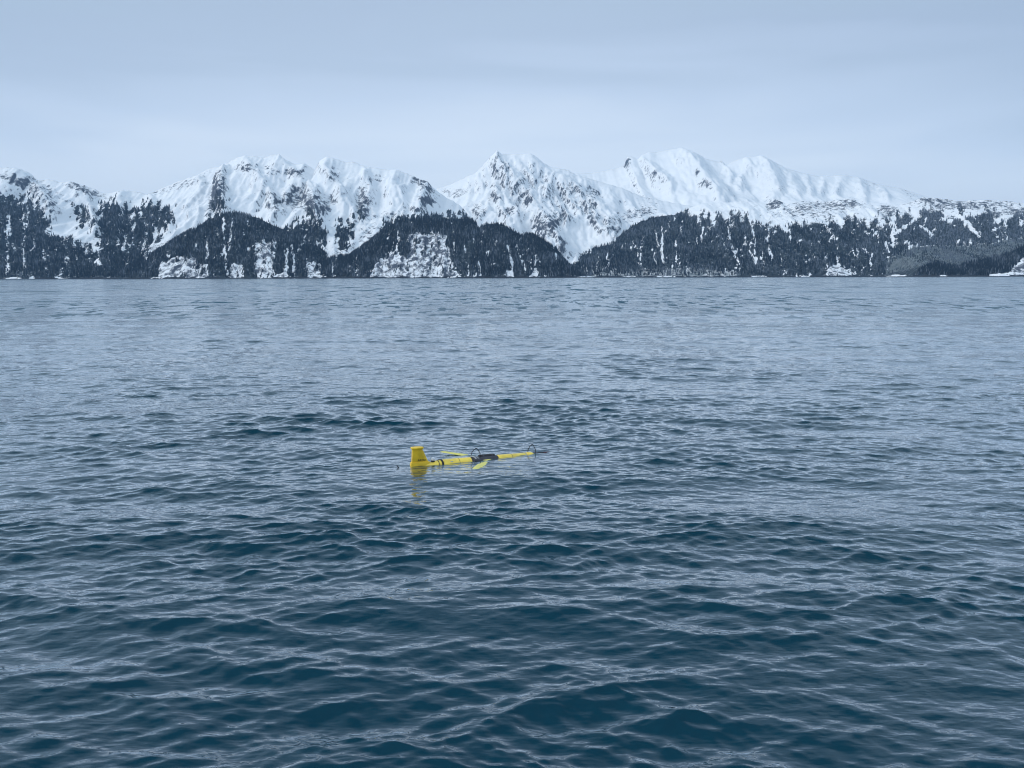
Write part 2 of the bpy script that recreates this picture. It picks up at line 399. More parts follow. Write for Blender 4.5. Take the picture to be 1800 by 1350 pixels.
# forest of the far-left slopes (they reach the water) and its ribs under the snow
FA = np.zeros(gx.shape, np.float32)
for pts in ([(-160, 350), (0, 345), (15, 342), (40, 350), (55, 350), (70, 372), (95, 395), (84, 412), (88, 417), (108, 418), (130, 424), (152, 436), (170, 460), (170, 500), (-160, 500)],
            [(173, 394), (176, 370), (186, 355), (211, 354), (208, 368), (221, 362), (229, 365), (230, 394), (237, 407), (242, 378), (256, 359), (288, 362), (303, 384), (291, 399), (270, 429), (256, 437), (250, 458), (245, 500), (172, 500)],
            [(128, 357), (150, 368), (165, 391), (146, 399), (133, 383)],
            [(536, 368), (560, 375), (566, 400), (572, 445), (545, 420), (530, 392)],
            [(495, 404), (514, 392), (530, 400), (562, 432), (545, 436), (500, 412)],
            [(588, 400), (598, 392), (617, 395), (618, 428), (600, 438), (588, 420)],
            [(618, 382), (638, 362), (640, 378), (624, 391)],
            [(376, 378), (386, 340), (392, 335), (396, 378), (404, 380), (376, 386)],
            [(668, 392), (700, 384), (760, 378), (834, 376), (840, 400), (668, 410)]):
    FA = np.maximum(FA, poly(pts, 0.8))
FA = np.maximum(ragged(FA, 8, 1.9), 0.42 * sstep(0.22, 0.42, fbm(gx / 8, gy / 9, 915, 4) + 0.25 * (blur(FA, 14) - 0.1)) * sstep(325, 365, gy))
for s, w in (([(12, 400), (14, 440), (10, 482)], 2.5), ([(40, 378), (42, 420), (38, 445), (44, 470)], 2.6), ([(16, 380), (14, 410)], 5), ([(222, 415), (218, 432), (214, 440)], 3), ([(75, 440), (80, 462), (82, 482)], 2),
             ([(46, 350), (50, 372), (47, 398)], 2.2), ([(174, 400), (172, 440), (173, 468)], 2.2), ([(256, 410), (252, 432)], 1.8), ([(60, 420), (58, 440)], 2), ([(130, 440), (134, 455)], 2), ([(275, 400), (272, 425)], 3)):
    FA = FA * (1 - 0.95 * streak(s, w))
vst = ridged(gx / 15 + 0.25 * wx / 5, gy / 100, 411, 2)
FA = FA * (1 - 0.95 * sstep(0.84, 0.92, vst) * sstep(330, 380, gy))
# cliffs and talus at the foot
cliffs = np.zeros(gx.shape, np.float32)
for pts in ([(-160, 468), (45, 462), (100, 460), (170, 466), (172, 500), (-160, 500)],
            [(283, 462), (300, 455), (345, 452), (350, 500), (262, 500), (278, 480)],
            [(448, 430), (482, 421), (478, 500), (446, 500)],
            [(538, 462), (562, 460), (568, 500), (534, 500)],
            [(490, 474), (505, 472), (512, 500), (484, 500)],
            [(669, 455), (690, 440), (706, 447), (717, 470), (717, 500), (652, 500), (650, 480)],
            [(717, 410), (781, 409), (785, 432), (797, 465), (808, 500), (716, 500)],
            [(352, 465), (362, 462), (368, 500), (350, 500)], [(405, 470), (420, 455), (432, 500), (402, 500)],
            [(888, 470), (898, 468), (902, 500), (884, 500)], [(937, 470), (944, 455), (945, 500), (930, 500)],
            [(1452, 470), (1480, 462), (1502, 482), (1500, 487), (1450, 487)]):
    cliffs = np.maximum(cliffs, poly(pts, 0.8))
cliffs = ragged(cliffs, 4, 1.1, 1)
cliffs *= 1 - 0.85 * sstep(0.16, 0.30, fbm(gx / 6, gy / 16, 471, 4))
gull = np.zeros(gx.shape, np.float32)
for s, w in (([(363, 425), (364, 450), (362, 482)], 2.6), ([(393, 385), (392, 420), (396, 450), (400, 482)], 2.4), ([(407, 385), (404, 425), (402, 440)], 2.2), ([(344, 430), (348, 440)], 3),
             ([(507, 436), (503, 455), (502, 484)], 2.0), ([(512, 430), (517, 450), (514, 478)], 2.2), ([(528, 430), (524, 445)], 1.6), ([(500, 440), (505, 470)], 1.8), ([(540, 455), (538, 484)], 1.8),
             ([(585, 462), (582, 484)], 1.8), ([(696, 425), (697, 440)], 1.8), ([(662, 470), (664, 485)], 2.4), ([(796, 420), (799, 440)], 1.6), ([(817, 430), (818, 445)], 1.4),
             ([(893, 432), (898, 455), (901, 484)], 2.4), ([(840, 455), (844, 484)], 2.0), ([(942, 450), (940, 484)], 2.2), ([(823, 465), (822, 486)], 1.8), ([(921, 460), (922, 475)], 1.5),
             ([(1153, 405), (1156, 434)], 2.2), ([(1164, 410), (1163, 440), (1166, 464)], 2.6), ([(1127, 434), (1126, 468)], 1.6), ([(1148, 438), (1152, 464)], 2.0), ([(1188, 423), (1189, 464)], 1.8), ([(1120, 436), (1121, 450)], 1.6),
             ([(1236, 400), (1232, 420)], 1.8), ([(1279, 398), (1288, 440), (1300, 464)], 2.2), ([(1318, 388), (1326, 420), (1328, 462)], 2.0), ([(1312, 430), (1326, 455), (1330, 464)], 2.0), ([(1350, 402), (1350, 425), (1355, 446)], 2.0),
             ([(1228, 362), (1228, 390)], 2.2), ([(1240, 362), (1240, 385)], 1.8), ([(1200, 388), (1196, 410)], 1.3), ([(1388, 405), (1390, 424)], 2.4),
             ([(1572, 378), (1568, 405), (1570, 431)], 5), ([(1555, 426), (1562, 442)], 4), ([(1575, 410), (1600, 392), (1614, 382)], 4), ([(1560, 380), (1545, 365)], 5), ([(1672, 365), (1695, 388), (1712, 406)], 6),
             ([(1712, 406), (1722, 416)], 3), ([(1752, 388), (1775, 380)], 6), ([(1745, 405), (1765, 398)], 3), ([(1615, 396), (1640, 412), (1635, 420)], 3.0), ([(1602, 432), (1600, 436)], 2.5), ([(1614, 424), (1612, 434)], 2), ([(1655, 386), (1672, 388)], 4)):
    gull = np.maximum(gull, streak(s, w))
rnd = ridged(gx / 13 + 0.3 * wx / 5, gy / 110, 450, 2)
gull = np.maximum(gull, 0.9 * sstep(0.81, 0.91, rnd) * sstep(0.0, 0.3, fbm(gx / 60, gy / 30, 460, 3) + 0.18))

FH = (1 - gull) * (1 - 0.97 * cliffs)                         # domes at the shore: forest but for gullies and cliffs
FD = (1 - gull) * (1 - 0.9 * cliffs)
# the right-hand hill thins out into snow along its top
topline = np.interp(gx, [990, 1100, 1156, 1190, 1230, 1300, 1361, 1440, 1500, 1530, 1570, 1620, 1700, 1800, 1960],
                    [300, 340, 360, 372, 385, 386, 400, 398, 388, 398, 385, 372, 376, 378, 380])
FD = FD * sstep(-30, 12, gy - topline - 7 * (gx > 1200) + 34 * fbm(gx / 15, gy / 26, 470, 4))
clear = fbm(gx / 9, gy / 16, 480, 4)
FD = FD * (1 - 0.6 * sstep(0.22, 0.40, clear) * sstep(1180, 1260, gx)); FH = FH * (1 - 0.5 * sstep(0.30, 0.45, clear)); FA = FA * (1 - 0.6 * sstep(0.25, 0.4, clear))
BR = np.maximum(blur(poly([(1590, 440), (1640, 431), (1700, 431), (1800, 420), (1960, 400), (1960, 500), (1560, 500), (1560, 455)]), 3),
                blur(poly([(1020, 466), (1100, 470), (1300, 472), (1300, 500), (1010, 500)]), 5) * 0.55)

ROCK = np.zeros(gx.shape, np.float32)
for b in ((50, 325, 70, 14, .75, 20), (22, 312, 26, 16, .55), (85, 345, 30, 14, .6, 50), (378, 345, 12, 34, 1.0, 15), (388, 318, 14, 16, .8), (432, 295, 22, 10, .7), (150, 335, 40, 8, .95, 18), (130, 326, 14, 10, .8), (242, 336, 46, 4, .9, 4),
          (310, 328, 40, 9, .7, -18), (352, 308, 26, 5, .5, -20), (485, 357, 14, 13, .85), (519, 348, 22, 20, .8), (545, 355, 16, 20, .9, 20), (572, 360, 14, 20, .75, 40), (477, 300, 14, 9, .7), (519, 303, 14, 7, .9), (590, 305, 20, 14, .45),
          (637, 350, 10, 20, 1.0, 5), (644, 370, 8, 16, .8), (738, 322, 22, 9, .95, 30), (751, 352, 18, 6, 1.0, 15), (728, 365, 8, 5, 1.0), (663, 314, 14, 7, .6), (797, 338, 26, 8, .8, 0), (760, 335, 22, 8, .5, 40), (866, 349, 12, 10, .8, -40), (893, 373, 14, 8, .95), (925, 349, 9, 12, .85), (900, 330, 30, 10, .5),
          (880, 300, 16, 26, .45), (1007, 330, 18, 12, .85), (1041, 341, 22, 8, .8, 30), (1033, 360, 16, 16, .7), (1041, 386, 10, 12, .9), (924, 346, 12, 14, .8), (988, 378, 9, 12, .9), (1120, 374, 40, 10, .85, -8), (1072, 402, 22, 10, .7), (961, 397, 22, 26, .95, 50), (985, 430, 30, 8, .7, 50), (915, 320, 60, 18, .42), (1000, 355, 50, 30, .42), (1090, 385, 30, 8, .6),
          (1103, 284, 5, 11, 1.2, 25), (1239, 325, 12, 8, .85), (1225, 303, 7, 9, .8, 40), (1152, 303, 6, 10, .6, 50), (1320, 298, 8, 6, .5), (1270, 286, 5, 4, .7), (1140, 352, 30, 7, .5, 20), (1115, 355, 40, 6, .35), (1500, 355, 8, 10, .8), (1361, 358, 16, 9, .8), (1530, 322, 18, 6, .55, 20), (1600, 340, 22, 5, .55, 20),
          (1640, 355, 40, 9, .75, 10), (1700, 360, 80, 7, .7), (1560, 370, 18, 12, .6), (930, 300, 20, 12, .35), (1460, 360, 60, 8, .6), (1420, 370, 60, 12, .5), (1680, 350, 60, 5, .6), (1760, 356, 40, 6, .6), (1790, 372, 40, 8, .7),
          (600, 440, 18, 12, .6), (650, 410, 30, 14, .6, -40), (560, 420, 12, 30, .5), (280, 440, 30, 14, .75, -35), (232, 440, 18, 20, .5), (140, 430, 20, 10, .6), (1010, 445, 24, 6, .5), (840, 370, 16, 14, .7, 40), (690, 376, 60, 5, .5, -10)):
    ROCK = np.maximum(ROCK, blob(*b))
ROCK = np.maximum(ROCK, 0.50 * cliffs)
ROCK = np.maximum(ROCK, 0.62 * blur(poly([(1778, 500), (1784, 468), (1800, 455), (1830, 450), (1830, 500)]), 2))

# rock ribs that run down from the summits
SPUR = np.zeros(gx.shape, np.float32)
for pts, w, a in (([(1196, 262), (1222, 296), (1240, 325), (1266, 346)], 26, 1.0), ([(1124, 278), (1133, 292), (1150, 310), (1172, 324)], 18, 0.8), ([(1143, 267), (1126, 288)], 12, 0.5), ([(1335, 275), (1350, 300), (1362, 328)], 24, 0.9), ([(1311, 278), (1320, 300), (1300, 326)], 14, 0.6),
                  ([(1276, 290), (1284, 322)], 14, 0.5), ([(1380, 296), (1402, 332)], 16, 0.5), ([(1416, 306), (1424, 338)], 9, 0.35), ([(1450, 309), (1444, 338)], 9, 0.35), ([(1480, 308), (1472, 338)], 10, 0.4), ([(1507, 312), (1520, 346)], 12, 0.5), ([(1541, 323), (1560, 350)], 10, 0.35),
                  ([(874, 267), (858, 300), (836, 324)], 18, 0.9), ([(874, 267), (888, 300), (912, 330), (938, 370), (986, 436)], 20, 1.0), ([(930, 272), (950, 300), (1000, 330), (1040, 362), (1072, 404)], 22, 0.9), ([(1012, 308), (1042, 336)], 14, 0.5), ([(900, 275), (915, 300), (960, 335), (1000, 390)], 12, 0.6), ([(870, 330), (880, 370), (890, 392)], 10, 0.6),
                  ([(392, 294), (387, 330), (392, 384)], 13, 1.0), ([(429, 274), (438, 300), (470, 342), (486, 372)], 18, 0.8), ([(490, 272), (506, 300), (544, 340), (562, 410)], 20, 1.0), ([(575, 276), (570, 300), (592, 335), (622, 384)], 16, 0.8), ([(698, 299), (688, 330), (700, 370)], 22, 0.7), ([(21, 295), (60, 330), (92, 376)], 18, 0.9),
                  ([(125, 320), (152, 350), (170, 404)], 14, 0.8), ([(637, 292), (648, 340), (636, 392)], 14, 0.8), ([(535, 288), (520, 320), (500, 350)], 14, 0.6), ([(347, 308), (352, 335), (330, 372)], 16, 0.6), ([(219, 335), (205, 370), (200, 420)], 16, 0.7), ([(261, 343), (272, 372), (290, 400)], 14, 0.6), ([(751, 320), (740, 350), (730, 378)], 14, 0.6)):
    d = np.full(gx.shape, 999.0, np.float32); qx = gx + 0.9 * wx; qy = gy + 0.6 * wy
    for (x1, y1), (x2, y2) in zip(pts[:-1], pts[1:]):
        vx, vy = x2 - x1, y2 - y1; tt = (((qx - x1) * vx + (qy - y1) * vy) / (vx * vx + vy * vy)).clip(0, 1)
        d = np.minimum(d, np.hypot(qx - x1 - tt * vx, (qy - y1 - tt * vy)))
    SPUR = np.maximum(SPUR, a * np.clip(1 - d / w, 0, 1))
# ------------------------------------------------------------------ terrain
terrain_bits = []
def ridge(name, label, pts, D, front, back, rough, forest, seed, power=1.0, foot=-6.0, crest_jag=1.2, nx=None, nf=110, wl=260.0, brush=False, rockbase=0.12, dfun=None, hard=1.0, spur=0.0):
    pts = np.array(pts, float)
    xs = np.arange(pts[0, 0], pts[-1, 0] + 0.1, 2.0 if nx is None else (pts[-1, 0] - pts[0, 0]) / nx)
    ys = np.interp(xs, pts[:, 0], pts[:, 1])
    ys = ys + crest_jag * (fbm(xs / 9, xs * 0 + seed, seed, 4, 0.65) * 2.0)
    Dx = np.full(xs.shape, float(D)) if dfun is None else np.interp(xs, dfun[0], dfun[1])
    cx, cz = at_y(xs, ys, Dx)
    cz = np.maximum(cz, foot + 1)
    tf = np.linspace(1, 0, nf); tb = np.linspace(0, 1, 16)[1:]
    t = np.concatenate([tf, -tb])[:, None]
    X = np.broadcast_to(cx, (len(t), len(xs))).copy(); Hc = cz[None, :]
    ta = np.abs(t)
    length = np.where(t >= 0, front, back)
    Y = Dx[None, :] - t * front * (t >= 0) + ta * back * (t < 0)
    prof = np.where(t >= 0, 1 - ta ** power, 1 - ta)
    # spurs and gullies run down the fall line and wander
    wob = 90 * fbm(X / 500, Y / 400, seed + 20, 3)
    rd = ridged((X + wob) / wl, Y / (wl * 4.5), seed + 30, 5, 0.55)
    rd2 = fbm((X + wob) / (wl * 0.33), Y / (wl * 0.7), seed + 40, 5, 0.6)
    env = (ta * (1 - ta)).clip(0, None) * 4
    env = np.where(t >= 0, np.sqrt(env), env)
    drop = rough * Hc * env * ((1 - rd) * 1.5 + 0.22 * np.abs(rd2)) 
    Z = foot + (Hc - foot) * prof - drop
    Z = Z + env * 5 * hard * fbm(X / 30, Y / 30, seed + 50, 4, 0.6) 
    px, py = project(X, Y, Z)
    if spur: Z = Z + spur * np.minimum(1, env * 1.6) * sample(SPUR, px, py) * (t >= 0)
    px, py = project(X, Y, Z)
    # coverage
    slopey = np.gradient(Z, axis=0) / np.minimum(np.gradient(Y, axis=0), -1e-3 * np.ones_like(Y)) if False else None
    gz = np.hypot(np.gradient(Z, axis=1) / np.maximum(np.gradient(X, axis=1), 1e-3), np.gradient(Z, axis=0) / np.where(np.abs(np.gradient(Y, axis=0)) < 1e-3, 1, np.gradient(Y, axis=0)))
    rk = rockbase + 0.30 * sstep(0.9, 1.7, gz) + sample(ROCK, px, py) * np.where(py < 352, 0.44, 0.50)
    fo = sample(forest, px, py) if forest is not None else np.zeros_like(px)
    br = sample(BR, px, py) if brush else np.zeros_like(px)
    bch = np.zeros_like(px)
    for x0, x1, hh in ((1014, 1046, 9), (1098, 1118, 7), (1152, 1190, 9), (1318, 1352, 10), (1394, 1428, 9), (1556, 1604, 11), (1650, 1668, 9), (1738, 1776, 16), (8, 36, 16), (52, 62, 12), (100, 114, 10), (716, 740, 9), (786, 806, 9), (260, 300, 8), (452, 476, 8)):
        with np.errstate(invalid='ignore'): bch = np.fmax(bch, ((px > x0) & (px < x1) & (Z < hh * 0.75 * (1 - (2 * (px - x0) / (x1 - x0) - 1) ** 2) ** 0.5 + 5 * fbm(X / 18, Y / 18, seed + 70, 3))).astype(float))
    fo = fo * (1 - bch); br = br * (1 - bch); rk = rk * (1 - 0.8 * bch)
    fo_g = fo * (1 - br)
    sh = np.where(bch > 0, sstep(3.2, 2.2, Z), sstep(10, 3, Z + 9 * fbm(X / 40, Y / 40, seed + 60, 3)))
    f = grid_faces(len(t), len(xs))
    o = mesh_np(name, np.stack([X, Y, Z], -1).reshape(-1, 3), f, [M_MOUNT], attrs={'rock': rk, 'forest': fo_g, 'brush': br, 'shore': sh})
    tag(o, label, kind='structure')
    terrain_bits.append(dict(X=X, Y=Y, Z=Z, px=px, py=py, fo=fo, nf=nf, crest=(xs, ys), br=br))
    return o

A = [(-160, 300), (-60, 288), (0, 294), (21, 295), (40, 298), (56, 307), (61, 317), (85, 315), (107, 320), (125, 319), (160, 330), (184, 341), (219, 334), (240, 337), (261, 342), (280, 333), (315, 318), (331, 313), (347, 307), (373, 294), (392, 293), (405, 283), (429, 273), (453, 275), (464, 278), (478, 272), (490, 271), (503, 281), (519, 289), (535, 287), (554, 299), (562, 282), (575, 275), (597, 281), (607, 286), (621, 284), (637, 291), (653, 294), (679, 298), (698, 298), (717, 306), (751, 319), (765, 333), (778, 343), (810, 362), (823, 378), (834, 392), (860, 420), (900, 470), (920, 486)]
B = [(700, 400), (740, 352), (770, 331), (790, 325), (805, 318), (837, 303), (850, 290), (862, 275), (874, 266), (882, 271), (903, 271), (930, 270), (940, 273), (953, 285), (967, 293), (999, 299), (1012, 307), (1050, 318), (1092, 330), (1130, 346), (1180, 356), (1240, 366), (1300, 380), (1330, 420)]
Cc = [(940, 345), (1000, 305), (1040, 304), (1064, 300), (1087, 295), (1097, 291), (1101, 280), (1104, 275), (1111, 275), (1120, 280), (1124, 277), (1129, 272), (1143, 266), (1153, 267), (1165, 265), (1177, 263), (1196, 260), (1215, 265), (1228, 271), (1241, 279), (1265, 285), (1269, 282), (1276, 290), (1292, 282), (1311, 276), (1335, 274), (1351, 279), (1380, 295), (1400, 301), (1416, 305), (1440, 310), (1461, 309), (1480, 307), (1507, 311), (1528, 319), (1541, 323), (1560, 327), (1581, 330), (1603, 338), (1621, 344), (1660, 356), (1720, 370), (1800, 390)]
Dd = [(980, 480), (996, 459), (1012, 447), (1049, 431), (1081, 421), (1100, 405), (1127, 389), (1156, 381), (1188, 377), (1209, 367), (1231, 358), (1257, 357), (1305, 354), (1347, 357), (1360, 350), (1379, 357), (1408, 353), (1448, 357), (1469, 350), (1491, 349), (1512, 357), (1540, 361), (1575, 362), (1608, 353), (1621, 347), (1635, 347), (1661, 350), (1693, 354), (1733, 351), (1773, 354), (1800, 357), (1880, 362), (1960, 380)]
H1 = [(225, 489), (245, 468), (256, 458), (280, 442), (320, 412), (347, 399), (373, 384), (400, 375), (416, 373), (453, 383), (480, 396), (517, 411), (543, 424), (567, 438), (580, 452), (600, 470), (620, 488)]
H2 = [(555, 489), (575, 458), (590, 450), (615, 449), (637, 434), (658, 416), (677, 400), (703, 389), (738, 384), (770, 386), (802, 386), (823, 383), (834, 389), (842, 402), (860, 425), (890, 460), (910, 488)]
H3 = [(790, 488), (810, 440), (825, 412), (837, 402), (855, 394), (882, 394), (903, 406), (917, 414), (924, 411), (940, 412), (953, 419), (977, 438), (993, 458), (1010, 474), (1030, 488)]
G = [(1600, 487), (1625, 468), (1637, 463), (1650, 461), (1668, 466), (1680, 470), (1693, 464), (1707, 461), (1736, 455), (1773, 444), (1800, 432), (1860, 410), (1960, 385)]
Gl = [(1560, 487), (1590, 452), (1620, 442), (1660, 438), (1700, 441), (1740, 434), (1800, 424), (1880, 410), (1960, 400)]

ridge('mountain', 'pale snow covered peaks farthest back, right of centre', Cc, 8200, 2900, 2500, 0.06, None, 3, 0.85, 200, 0.9, nf=110, wl=520, rockbase=0.07, spur=100)
ridge('mountain', 'snowy pointed mountain with scattered rock in the middle of the range', B, 6200, 2000, 1500, 0.10, None, 4, 0.9, -6, 1.2, nf=130, wl=240, rockbase=0.06, spur=75)
ridge('mountain', 'long snowy ridge on the left with wooded ribs running down to the water', A, 5200, 1500, 1500, 0.085, FA, 5, 0.95, -8, 1.5, nf=140, wl=230, rockbase=0.09, spur=60)
ridge('hill', 'broad forested hill on the right with snow along its top', Dd, 5000, 1150, 1600, 0.10, FD, 6, 1.35, -8, 1.3, nf=120, wl=230, brush=True, rockbase=0.2)
ridge('hill', 'dark wooded dome on the left shore below the highest left ridge', H1, 4050, 420, 500, 0.10, FH, 7, 1.5, -8, 0.8, nf=80, wl=110, rockbase=0.22)
ridge('hill', 'wooded dome at the shore with a wide bare snowy cliff', H2, 4030, 400, 500, 0.08, FH, 8, 1.6, -8, 0.8, nf=80, wl=110, rockbase=0.22)
ridge('hill', 'smaller wooded dome in the middle of the shore', H3, 4000, 400, 500, 0.10, FH, 9, 1.5, -8, 0.8, nf=80, wl=110, rockbase=0.22)
ridge('hill', 'low brush covered ground along the right shore', Gl, 3900, 330, 700, 0.10, (0.72 + 0.5 * fbm(gx / 12, gy / 5, 490, 3)).astype(np.float32), 10, 1.3, -8, 0.6, nf=50, wl=110, brush=True, rockbase=0.3)
FG = np.ones(gx.shape, np.float32) * (1 - ragged(poly([(1772, 500), (1780, 468), (1800, 452), (1830, 445), (1830, 500)]), 3, 1.2) * 0.97) * (1 - blur(poly([(1737, 500), (1739, 482), (1775, 479), (1775, 500)], 0.25), 1))
ridge('hill', 'dark wooded headland at the right edge of the shore', G, 3500, 220, 600, 0.10, FG, 12, 1.4, -6, 0.6, nf=60, wl=90, rockbase=0.25)

# ------------------------------------------------------------------ forest: thousands of far conifers, each a two-tiered crown
crest_of = {i: terrain_bits[i]['crest'] for i in range(len(terrain_bits))}
def hidden(i, px, py):
    h = np.zeros(px.shape, bool)
    for j in range(i + 1, len(terrain_bits)):
        xs, ys = crest_of[j]
        h |= py > np.interp(px, xs, ys, left=999, right=999) + 10
    return h
def plant(i, name, label, n, hmin, hmax, frost=None):
    tb = terrain_bits[i]; nf = tb['nf']
    X, Y, Z = (tb[k][:nf] for k in 'XYZ')
    nr, nc = X.shape
    # area weights of the quads facing the water
    A_ = np.hypot(np.hypot(np.diff(Y, axis=0)[:, :-1], np.diff(Z, axis=0)[:, :-1]), 0) * np.abs(np.diff(X, axis=1)[:-1])
    fo = tb['fo'][:nf][:-1, :-1]; pxs = tb['px'][:nf][:-1, :-1]; pys = tb['py'][:nf][:-1, :-1]
    w = A_ * sstep(0.30, 0.85, fo + 0.45 * fbm(X[:-1, :-1] / 45, Z[:-1, :-1] / 45, 500 + i, 3)) * (Z[:-1, :-1] > 6)
    w = w * ((pxs > -60) & (pxs < 1860)) * ~hidden(i, pxs, pys)
    w = (w / w.sum()).ravel()
    q = rng.choice(w.size, n, p=w); r_, c_ = q // (nc - 1), q % (nc - 1)
    u, v = rng.random(n), rng.random(n)
    def bil(a): return (a[r_, c_] * (1 - u) + a[r_, c_ + 1] * u) * (1 - v) + (a[r_ + 1, c_] * (1 - u) + a[r_ + 1, c_ + 1] * u) * v
    bx, by, bz = bil(X), bil(Y), bil(Z)
    h = rng.uniform(hmin, hmax, n) * (1 + 0.25 * fbm(bx / 80, bz / 80, 520, 2)); rad = h * rng.uniform(0.15, 0.23, n)
    S = 5
    ang = rng.random(n)[:, None] * 6.28 + np.arange(S)[None, :] * 2 * np.pi / S
    jit = rng.uniform(0.75, 1.2, (n, S))
    vs = np.zeros((n, 2 * (S + 1), 3))
    for tier, (z0, z1, rs) in enumerate(((0.02, 0.68, 1.0), (0.42, 1.0, 0.62))):
        o = tier * (S + 1)
        vs[:, o:o + S, 0] = bx[:, None] + np.cos(ang + tier) * rad[:, None] * rs * jit
        vs[:, o:o + S, 1] = by[:, None] + np.sin(ang + tier) * rad[:, None] * rs * jit
        vs[:, o:o + S, 2] = (bz + h * z0)[:, None] - 0.5 + rng.uniform(-0.5, 0.5, (n, S))
        vs[:, o + S] = np.stack([bx, by, bz + h * z1], -1)
    base = []
    for tier in (0, 1):
        o = tier * (S + 1)
        for k in range(S): base.append((o + k, o + (k + 1) % S, o + S))
    fc = (np.arange(n)[:, None, None] * (2 * (S + 1)) + np.array(base)[None]).reshape(-1, 3)
    ppx, ppy = project(bx, by, bz)
    tone = 0.52 + 0.25 * rng.normal(0, 1, n) + 0.9 * fbm(bx / 110, bz / 60, 540, 4) + 0.35 * (rng.random(n) < 0.10)
    if frost is not None: tone = tone + frost(ppx, ppy)
    tone = tone.clip(0, 1)
    o = mesh_np(name, vs.reshape(-1, 3), fc, [M_TREE], smooth=False, attrs={'tone': np.repeat(tone, 2 * (S + 1))})
    tag(o, label, kind='stuff')
plant(2, 'forest', 'dark conifers on the ribs of the left ridge', 9500, 11, 22, lambda px, py: 0.22 * sstep(430, 360, py) - 0.06)
plant(3, 'forest', 'dark conifer forest covering the broad right hill', 12500, 11, 20, lambda px, py: 0.42 * sstep(1480, 1620, px) + 0.24 * sstep(440, 375, py) * sstep(1100, 1200, px) + 0.03)
plant(4, 'forest', 'dark conifer forest on the left shore dome', 4900, 11, 20, lambda px, py: 0.15 * sstep(420, 380, py) - 0.05)
plant(5, 'forest', 'dark conifer forest around the bare snowy cliff', 4000, 11, 20)
plant(6, 'forest', 'dark conifer forest on the middle shore dome', 3900, 11, 20)
plant(8, 'forest', 'dark conifer forest on the right headland', 2600, 10, 18)
plant(7, 'brush', 'grey frosted brush on the low ground along the right shore', 3000, 5, 10, lambda px, py: 0.33 + 0 * px)

# ------------------------------------------------------------------ underwater glider afloat
M_YEL = principled('yellow_paint', (0.88, 0.56, 0.025), 0.34, 0.5, 0.16, 9.0)
M_HULL = principled('pale_yellow_hull', (0.88, 0.64, 0.085), 0.3, 0.5, 0.16, 9.0)
M_WING = principled('wing_yellow', (0.72, 0.66, 0.16), 0.4, 0.4, 0.10, 9.0)
M_BLK = principled('black_rubber', (0.014, 0.015, 0.018), 0.55, 0.4, 0.25, 20.0)
M_DARK = principled('dark_housing', (0.045, 0.046, 0.06), 0.5, 0.4, 0.35, 14.0)
M_GREY = principled('grey_fitting', (0.34, 0.35, 0.36), 0.45, 0.5, 0.2, 25.0)
M_WHITE = principled('white_dome', (0.80, 0.81, 0.82), 0.3, 0.5)
M_RED = principled('maroon_probe', (0.10, 0.035, 0.04), 0.5, 0.4, 0.2, 30.0)

def lathe(profile, n=28, axis='x'):
    vs, fs = [], []
    for x, r in profile:
        for k in range(n):
            a = 2 * math.pi * k / n
            vs.append((x, r * math.cos(a), r * math.sin(a)))
    m = len(profile)
    for i in range(m - 1):
        for k in range(n):
            fs.append((i * n + k, i * n + (k + 1) % n, (i + 1) * n + (k + 1) % n, (i + 1) * n + k))
    fs.append(tuple(range(n))[::-1]); fs.append(tuple((m - 1) * n + k for k in range(n)))
    if axis == 'z': vs = [(y, z, x) for x, y, z in vs]
    return vs, fs
def tube(path, r, n=8, close=False):
    P = [Vector(p) for p in path]; vs, fs = [], []
    ref = Vector((0.13, 0.37, 0.92))
    for i, p in enumerate(P):
        t = (P[min(i + 1, len(P) - 1)] - P[max(i - 1, 0)]).normalized()
        a = t.cross(ref)
        a = a.normalized() if a.length > 1e-4 else t.cross(Vector((1, 0, 0))).normalized()
        b = t.cross(a); rr_ = r[i] if isinstance(r, (list, tuple)) else r
        for k in range(n):
            q = 2 * math.pi * k / n; vs.append(p + a * math.cos(q) * rr_ + b * math.sin(q) * rr_)
    for i in range(len(P) - 1):
        for k in range(n): fs.append((i * n + k, i * n + (k + 1) % n, (i + 1) * n + (k + 1) % n, (i + 1) * n + k))
    fs.append(tuple(range(n))[::-1]); fs.append(tuple((len(P) - 1) * n + k for k in range(n)))
    return vs, fs
def slab(outline_a, outline_b):
    """closed skin between two parallel outlines"""
    n = len(outline_a); vs = list(outline_a) + list(outline_b)
    fs = [tuple(range(n))[::-1], tuple(range(n, 2 * n))] + [(k, (k + 1) % n, n + (k + 1) % n, n + k) for k in range(n)]
    return vs, fs
def joinvf(*parts):
    vs, fs = [], []
    for v, f in parts:
        o = len(vs); vs += [tuple(p) for p in v]; fs += [tuple(i + o for i in q) for q in f]
    return vs, fs

tail = at_z(726.0, 819.0); nose = at_z(942.0, 796.0)
mid = (tail + nose) / 2; axis = (nose - tail); LEN = float(np.linalg.norm(axis)); yaw = math.atan2(axis[1], axis[0])
ex = axis / LEN; ey = np.array([-ex[1], ex[0], 0])
